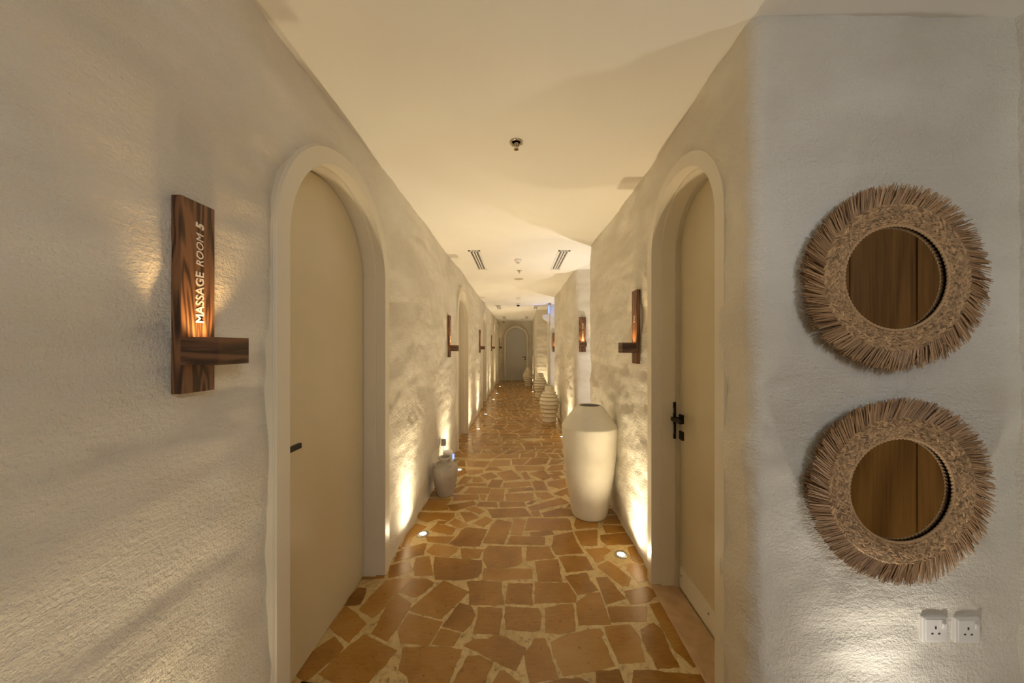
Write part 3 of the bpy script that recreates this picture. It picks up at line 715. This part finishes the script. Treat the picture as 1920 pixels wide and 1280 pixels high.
# ------------------------------------------------------------------ round straw mirrors
def straw_mirror(loc, label, seed, ring_shift=0.0):
    random.seed(seed)
    e = empty('straw_mirror', loc, 0, label, 'mirror', None)
    # origin: mirror centre on the wall plane
    verts, faces, tn = [], [], []
    def strand(a, r0, r1, tilt, wid, y0, y1, th, tone_, bend):
        # flat straw running outwards from radius r0 to r1
        b0 = len(verts)
        p0 = Vector((math.cos(a)*r0, 0, math.sin(a)*r0)); a1 = a + tilt
        dirv = Vector((math.cos(a1), 0, math.sin(a1))); sd = Vector((-dirv.z, 0, dirv.x)); L = r1-r0
        for t in (0, 0.35, 0.7, 1.0):
            p = p0 + dirv*L*t + sd*bend*t*t; p.y = y0 + (y1-y0)*t
            ww = wid*(0.75+0.25*math.sin(PI*min(1, t+0.2)))*(0.75 if t == 1.0 else 1)
            verts.extend([p - sd*ww/2, p + Vector((0, -th, 0)), p + sd*ww/2, p + Vector((0, th*0.5, 0))])
        for s in range(3):
            for i in range(4):
                q = b0+s*4+i; q2 = b0+s*4+(i+1) % 4; faces.append((q, q2, q2+4, q+4)); tn.append(tone_)
        faces.append((b0, b0+3, b0+2, b0+1)); faces.append((b0+12, b0+13, b0+14, b0+15)); tn.extend([tone_]*2)
    n = 150
    for layer in range(3):
        for g in range(n):
            a0 = 2*PI*(g + layer*0.37)/n; gt = random.gauss(-0.46, 0.06); gl = random.uniform(-0.003, 0.004); gtone = random.uniform(-0.12, 0.12)
            wob = 0.006*math.sin(a0*3+seed) + 0.004*math.sin(a0*7+seed*2)
            for s in range(4):
                a = a0 + 2*PI/n*(s/4 + random.uniform(-0.1, 0.1))
                r1 = 0.319 + gl + wob*0.6 + random.uniform(-0.005, 0.004) - layer*0.003
                y0 = [-0.046, -0.040, -0.032][layer] + random.uniform(-0.002, 0.002); y1 = [-0.048, -0.036, -0.024][layer] + random.uniform(-0.005, 0.003)
                strand(a, 0.230, r1+0.006, gt + random.gauss(0, 0.05), random.uniform(0.0034, 0.0054), y0, y1, 0.0014, min(1, max(0, 0.55 + gtone + random.gauss(0, 0.2) - layer*0.15)), random.uniform(-0.004, 0.004))
    for q in range(16):   # stray ends
        a = random.uniform(-PI*0.6, PI*0.5); strand(a, 0.27, 0.322, -0.5+random.gauss(0, 0.5), 0.0022, -0.05, -0.056, 0.001, 0.8, random.uniform(-0.01, 0.01))
    o = mesh_obj('straw_fringe', verts, faces, M['fringe'], e, smooth=False)
    o.data.attributes.new('tone', 'FLOAT', 'FACE').data.foreach_set('value', tn)
    verts, faces, tn = [], [], []
    def leaf(a, r, slant, L, wd, hgt, y, tone_):
        b0 = len(verts)
        c = Vector((math.cos(a)*r, y, math.sin(a)*r)); rad = Vector((math.cos(a), 0, math.sin(a))); tg = Vector((-math.sin(a), 0, math.cos(a)))
        d = (tg*math.cos(slant) + rad*math.sin(slant)); sd = d.cross(Vector((0, 1, 0)))
        rows = [(-0.5, 0.35, 0.1), (-0.25, 0.95, 0.8), (0.1, 1.0, 1.0), (0.38, 0.8, 0.6), (0.5, 0.35, 0.0)]
        for t, ww, hh in rows:
            p = c + d*L*t
            verts.extend([p - sd*wd*ww/2 + Vector((0, 0.002, 0)), p - sd*wd*ww*0.22 + Vector((0, -hgt*hh, 0)), p + sd*wd*ww*0.22 + Vector((0, -hgt*hh, 0)), p + sd*wd*ww/2 + Vector((0, 0.002, 0))])
        for s in range(4):
            for i in range(3):
                q = b0+s*4+i; faces.append((q, q+1, q+5, q+4)); tn.append(tone_)
    rows = [(0.247, 0.62, 0.021, 0.0058), (0.2375, -0.62, 0.021, 0.0058), (0.228, 0.64, 0.020, 0.0056), (0.2185, -0.64, 0.020, 0.0056), (0.2095, 0.62, 0.018, 0.0052), (0.2015, -0.6, 0.016, 0.005), (0.1945, 0.55, 0.014, 0.0048), (0.189, -0.4, 0.012, 0.0046)]
    for k_, (r, sl, L, wd) in enumerate(rows):
        cnt = int(2*PI*r/(0.0070 if k_ < 4 else 0.0064))
        for i in range(cnt):
            a = 2*PI*(i+0.5*(k_ % 2))/cnt + random.uniform(-0.006, 0.006)
            leaf(a, r + random.uniform(-0.0012, 0.0012), sl + random.gauss(0, 0.10), L*random.uniform(0.9, 1.15), wd*random.uniform(0.85, 1.2), 0.0045, -0.050 + 0.003*abs(k_-3.5)/3.5 + random.uniform(-0.0015, 0.0015), min(1, max(0.25, random.gauss(0.66, 0.2))))
    # solid backing of the band
    seg = 96
    prof = [(0.186, -0.030), (0.186, -0.045), (0.20, -0.0485), (0.235, -0.0485), (0.252, -0.044), (0.256, -0.03), (0.25, -0.006), (0.19, -0.006)]
    b0 = len(verts)
    for i in range(seg):
        a = 2*PI*i/seg
        for r, y in prof: verts.append(Vector((math.cos(a)*r, y, math.sin(a)*r)))
    for i in range(seg):
        for j in range(len(prof)):
            j2 = (j+1) % len(prof); i2 = (i+1) % seg
            faces.append((b0+i*8+j, b0+i2*8+j, b0+i2*8+j2, b0+i*8+j2)); tn.append(0.02)
    o = mesh_obj('woven_band', verts, faces, M['weave'], e, smooth=True)
    o.data.attributes.new('tone', 'FLOAT', 'FACE').data.foreach_set('value', tn)
    # two twisted ropes at the rim
    for nm, rr, yy, R_, cx in (('rope_rim', 0.1815, -0.044, 0.0052, 0.0),):
        V_, F_, T_ = [], [], []; seg = 420; cs = 12
        for i in range(seg):
            a = 2*PI*i/seg
            for j in range(cs):
                b_ = 2*PI*j/cs; rr2 = R_*(1 + 0.24*math.cos(2*b_ - a*84)); r_ = rr + rr2*math.cos(b_)
                V_.append((math.cos(a)*r_ + cx, yy + rr2*math.sin(b_), math.sin(a)*r_)); 
        for i in range(seg):
            for j in range(cs):
                F_.append((i*cs+j, ((i+1) % seg)*cs+j, ((i+1) % seg)*cs+(j+1) % cs, i*cs+(j+1) % cs)); T_.append(0.75)
        ro = mesh_obj(nm, V_, F_, M['weave'], e, smooth=True); ro.data.attributes.new('tone', 'FLOAT', 'FACE').data.foreach_set('value', T_)
    bm = bmesh.new(); lathe(bm, [(0.185, 0.0), (0.185, 0.010), (0.0001, 0.010)], 96, flip=Matrix.Rotation(PI/2, 3, 'X'))
    g = bm_obj('mirror_glass', bm, M['mirror'], e); g.location.y = -0.025
    e.scale = (0.962, 0.962, 0.962)
    return e
YW = 1.178
straw_mirror((1.256, YW-0.004, 1.680), 'upper of the two round mirrors with shaggy brown straw rims on the right wall', 3)
straw_mirror((1.272, YW-0.004, 0.976), 'lower round mirror with shaggy brown straw rim, above the double sockets', 5)

# ------------------------------------------------------------------ power sockets
def socket(loc, rz, label, group=None):
    e = empty('power_socket', loc, rz, label, 'socket', group); k_ = 0.016
    bm_obj('back_box', boxes([(-0.042, 0.042, -0.007, 0.02, -0.042, 0.042)]), M['white'], e, bevel=0.004)
    pl = bm_obj('face_plate', boxes([(-0.043, 0.043, -0.014, -0.005, -0.043, 0.043)]), M['white'], e, bevel=0.003, seg=3)
    bm_obj('recess', boxes([(-0.034, 0.036, -0.0155, -0.0135, -0.036, 0.036)]), M['white'], pl, bevel=0.001)
    bm_obj('pin_hole', boxes([(-0.0035, 0.0015, -0.0162, -0.015, 0.004, 0.013)]), M['slot'], pl)
    for sx in (-0.0125, 0.0105): bm_obj('pin_hole', boxes([(sx-0.0035, sx+0.0035, -0.0162, -0.015, -0.014, -0.0095)]), M['slot'], pl)
    sw = bm_obj('rocker_switch', boxes([(0.017, 0.029, -0.020, -0.015, 0.010, 0.029)]), M['white'], pl, bevel=0.0015)
    sw.rotation_euler = (0.10, 0, 0)
    return e
socket((1.426, YW, 0.487), 0, 'left one of the two white power sockets under the straw mirrors')
socket((1.537, YW, 0.484), 0, 'right one of the two white power sockets under the straw mirrors')
socket((-0.853, 3.69, 0.43), RZ_L, 'white power socket on the left wall above the grey jar, adapter plugged in')
ad = empty('plug_adapter', (-0.821, 3.69, 0.43), RZ_L, 'grey plug adapter with thin cable in the left wall socket above the jar', 'adapter')
bm_obj('adapter_body', boxes([(-0.018, 0.018, -0.048, 0.0, -0.042, 0.03)]), M['steel'] if False else plain('grey_plastic', (0.42, 0.40, 0.38), 0.5), ad, bevel=0.006, seg=3)
bm = bmesh.new(); tube(bm, [(0, -0.024, -0.04), (0.002, -0.024, -0.09), (-0.008, -0.02, -0.17), (-0.06, -0.012, -0.26), (-0.085, -0.012, -0.34), (-0.095, -0.03, -0.41)], 0.0022, 6)
bm_obj('cable', bm, M['white'], ad, smooth=True)
# small scent diffuser behind the jar
df = empty('scent_diffuser', (-0.772, 3.80, 0), 0.1, 'small white scent diffuser with blue light hidden behind the grey jar', 'diffuser')
bm = bmesh.new(); lathe(bm, [(0.055, 0), (0.062, 0.006), (0.064, 0.08), (0.060, 0.22), (0.056, 0.285), (0.048, 0.298), (0.0001, 0.300)], 40); bm_obj('body', bm, M['white'], df, smooth=True)
bm_obj('blue_light', boxes([(0.050, 0.070, -0.030, -0.004, 0.215, 0.265)]), M['blue'], df, bevel=0.004)

# ------------------------------------------------------------------ ceiling fittings
def vent(x0, x1, y0, y1, label):
    cx, cy = (x0+x1)/2, (y0+y1)/2; e = empty('air_vent', (cx, cy, H), 0, label, 'air vent', 'slot air vents in the ceiling')
    hx, hy = (x1-x0)/2, (y1-y0)/2; L = []
    bw = 2*hx
    edges = [(-hx, -hx+0.022)] + [(-hx+0.022 + (bw-0.044)*(k+1)/3 - 0.006, -hx+0.022 + (bw-0.044)*(k+1)/3 + 0.006) for k in range(2)] + [(hx-0.022, hx)]
    for a, b_ in edges: L.append((a, b_, -hy, hy, -0.008, 0.004))
    L += [(-hx, hx, -hy, -hy+0.022, -0.008, 0.004), (-hx, hx, hy-0.022, hy, -0.008, 0.004)]
    bm_obj('frame', boxes(L), M['grille'], e)
    bm_obj('slot_backing', boxes([(-hx+0.004, hx-0.004, -hy+0.004, hy-0.004, -0.0015, 0.003)]), M['slot'], e)
    n = 24
    for q in range(3):      # one comb of air blades in each slot
        a = edges[q][1]; b_ = edges[q+1][0]; w_ = b_-a; left = [(b_, -hy+0.022), (b_, hy-0.022)]; teeth = []
        for k in range(n):
            yy = hy-0.03 - (2*hy-0.06)*k/(n-1); teeth += [(b_-0.002, yy+0.004), (a+w_*0.35, yy+0.004), (a+w_*0.35, yy-0.004), (b_-0.002, yy-0.004)]
        pts = left + teeth
        bm = bmesh.new(); f = [bm.verts.new((x, y, -0.005)) for x, y in pts]; g = [bm.verts.new((x, y, -0.002)) for x, y in pts]
        bm.faces.new(f); bm.faces.new(g[::-1])
        for u in range(len(pts)): bm.faces.new((f[u], g[u], g[(u+1) % len(pts)], f[(u+1) % len(pts)]))
        bm_obj('deflector_comb', bm, M['grille'], e)
    return e
vent(-0.582, -0.443, 4.03, 5.0, 'nearest slotted air vent in the ceiling on the left')
vent(0.487, 0.627, 4.03, 5.0, 'nearest slotted air vent in the ceiling on the right')
vent(-0.60, -0.46, 9.3, 10.2, 'second slotted air vent down the ceiling on the left')
vent(0.46, 0.60, 9.3, 10.2, 'second slotted air vent down the ceiling on the right, beside the exit sign')
vent(-0.57, -0.43, 12.7, 13.6, 'farthest slotted air vent in the ceiling, left, before the end door')
vent(0.29, 0.43, 12.7, 13.6, 'farthest slotted air vent in the ceiling, right, before the end door')
def sprinkler(x, y, label, s=1.0):
    e = empty('sprinkler_head', (x, y, H), 0, label, 'sprinkler')
    fl_ = Matrix.Diagonal((1, 1, -1))
    bm = bmesh.new(); lathe(bm, [(0.0375*s, 0.0), (0.037*s, 0.006), (0.031*s, 0.009), (0.026*s, 0.004), (0.024*s, 0.0)], 40, flip=fl_); bm_obj('escutcheon', bm, M['chrome'], e, smooth=True)
    bm = bmesh.new(); lathe(bm, [(0.012, 0), (0.012, 0.012), (0.008, 0.014), (0.0001, 0.014)], 20, flip=fl_)
    for sx in (-1, 1): tube(bm, [(sx*0.010, 0, -0.012), (sx*0.013, 0, -0.024), (sx*0.004, 0, -0.038), (0, 0, -0.041)], 0.0022, 6)
    tube(bm, [(0, 0, -0.014), (0, 0, -0.04)], 0.0025, 8); bm_obj('body', bm, M['chrome'], e, smooth=True)
    bm = bmesh.new(); n = 24; ring = []; ctr = [bm.verts.new((0, 0, -0.0405)), bm.verts.new((0, 0, -0.042))]
    R1, R2 = [], []
    for i in range(n):
        r = 0.0155 if i % 2 else 0.011; a = 2*PI*i/n
        R1.append(bm.verts.new((r*math.cos(a), r*math.sin(a), -0.0405))); R2.append(bm.verts.new((r*math.cos(a), r*math.sin(a), -0.042)))
    for i in range(n):
        j = (i+1) % n; bm.faces.new((ctr[0], R1[i], R1[j])); bm.faces.new((ctr[1], R2[j], R2[i])); bm.faces.new((R1[i], R2[i], R2[j], R1[j]))
    bm_obj('deflector', bm, M['chrome'], e)
sprinkler(-0.006, 1.905, 'chrome sprinkler head in the ceiling nearest the camera')
sprinkler(0.028, 5.08, 'chrome sprinkler head beyond the first smoke detector')
sprinkler(0.20, 14.0, 'small far sprinkler head near the end wall')
def detector(x, y, label, dark=False):
    e = empty('smoke_detector', (x, y, H), 0, label, 'smoke detector'); fl_ = Matrix.Diagonal((1, 1, -1))
    bm = bmesh.new(); lathe(bm, [(0.052, 0), (0.052, 0.014), (0.048, 0.018), (0.0001, 0.018)], 36, flip=fl_); bm_obj('base', bm, M['white'], e, smooth=False)
    bm = bmesh.new(); lathe(bm, [(0.043, 0.018), (0.040, 0.034), (0.030, 0.042), (0.0001, 0.043)], 36, flip=fl_); bm_obj('sensor_cap', bm, M['white'], e)
    bm = bmesh.new(); lathe(bm, [(0.020, 0.0425), (0.019, 0.046), (0.0001, 0.047)], 24, flip=fl_); bm_obj('sensor', bm, M['steel'], e)
detector(0.010, 4.45, 'nearest white round smoke detector on the ceiling between two vents')
detector(0.020, 7.85, 'second white smoke detector on the ceiling, before the dark dome camera')
def speaker(x, y, label):
    e = empty('ceiling_speaker', (x, y, H), 0, label, 'speaker', 'round ceiling speakers'); fl_ = Matrix.Diagonal((1, 1, -1))
    bm = bmesh.new(); lathe(bm, [(0.088, 0), (0.088, 0.003), (0.080, 0.006), (0.078, 0.003)], 48, flip=fl_); bm_obj('trim_ring', bm, M['white'], e)
    bm = bmesh.new(); lathe(bm, [(0.0785, 0.0), (0.0785, 0.004), (0.0001, 0.0065)], 48, flip=fl_); bm_obj('grille', bm, plain('speaker_mesh', (0.50, 0.44, 0.30), 0.7, bmp=0.5, bs=400), e)
speaker(0.020, 5.70, 'nearest round flat ceiling speaker, past the smoke detector')
speaker(-0.06, 13.15, 'farthest round ceiling speaker between the last two vents')
def dome(loc, label, wall_m=False):
    e = empty('dome_camera', loc, 0, label, 'security camera'); fl_ = Matrix.Diagonal((1, 1, -1))
    bm = bmesh.new(); lathe(bm, [(0.056, 0), (0.056, 0.03), (0.05, 0.04), (0.0001, 0.04)], 32, flip=fl_); bm_obj('housing', bm, M['white'], e)
    bm = bmesh.new(); lathe(bm, [(0.040, 0.04), (0.037, 0.058), (0.024, 0.073), (0.0001, 0.08)], 32, flip=fl_); bm_obj('dark_dome', bm, M['black'], e, smooth=True)
dome((0.025, 8.95, H), 'white dome camera with black bubble hanging from the ceiling centre')
dome((-0.585, 14.80, 2.595), 'small black dome camera in the upper left corner of the end wall')
# exit sign edge-on, glowing blue, and plaster corbel under it
ex = empty('exit_sign', (0.815, 8.93, H), 0, 'slim hanging exit sign seen edge on, glowing blue, far right', 'exit sign')
bm_obj('housing', boxes([(0.000, 0.055, -0.13, 0.13, -0.055, 0.0)]), M['steel'], ex, bevel=0.003)
bm_obj('lit_panel', boxes([(0.004, 0.016, -0.12, 0.12, -0.25, -0.055)]), emit('sign_panel', (0.12, 0.26, 1.0), 1.6), ex, bevel=0.002)
light('exit_sign_light', 'SPOT', (0.79, 9.15, 2.44), 1.8, (0.15, 0.28, 1.0), (math.radians(112), 0, math.radians(82)), spot_size=math.radians(80), spot_blend=0.9, shadow_soft_size=0.03)
pts = [(0.86, 2.34), (0.665, 2.325), (0.672, 2.27), (0.695, 2.215), (0.745, 2.18), (0.80, 2.15), (0.835, 2.10), (0.86, 2.06)]
bm = bmesh.new(); f = [bm.verts.new((x, 9.11, z)) for x, z in pts]; g = [bm.verts.new((x, 9.27, z)) for x, z in pts]
bm.faces.new(f); bm.faces.new(g[::-1])
for i in range(len(pts)):
    j = (i+1) % len(pts); bm.faces.new((f[i], g[i], g[j], f[j]))
struct(bm_obj('trim_1', bm, M['wall'], bevel=0.01))
# bulbs on cords added for the cool fill, unseen behind the camera
for i, (p, e_) in enumerate(LOBBY_FILL):
    g = empty('fill_lamp', (p[0], p[1], p[2]), 0, 'added cool fill lamp, small round white bulb on a cord unseen behind the camera ' + ('near the mirrors' if i == 0 else 'near the left wall'), 'pendant lamp')
    bm = bmesh.new(); tube(bm, [(0, 0, 0.10), (0, 0, H-p[2])], 0.004, 8); bm_obj('cord', bm, M['black'], g)
    bm = bmesh.new(); lathe(bm, [(0.035, 0), (0.035, 0.03), (0.01, 0.04)], 20); o = bm_obj('cap', bm, M['black'], g); o.location.z = 0.10
    bm = bmesh.new(); lathe(bm, [(0.0001, -0.035)] + [(0.035*math.cos(t), 0.035*math.sin(t)) for t in [math.radians(q) for q in range(-70, 71, 20)]] + [(0.012, 0.10)], 24)
    bm_obj('bulb', bm, M['fill_bulb'], g, smooth=True)
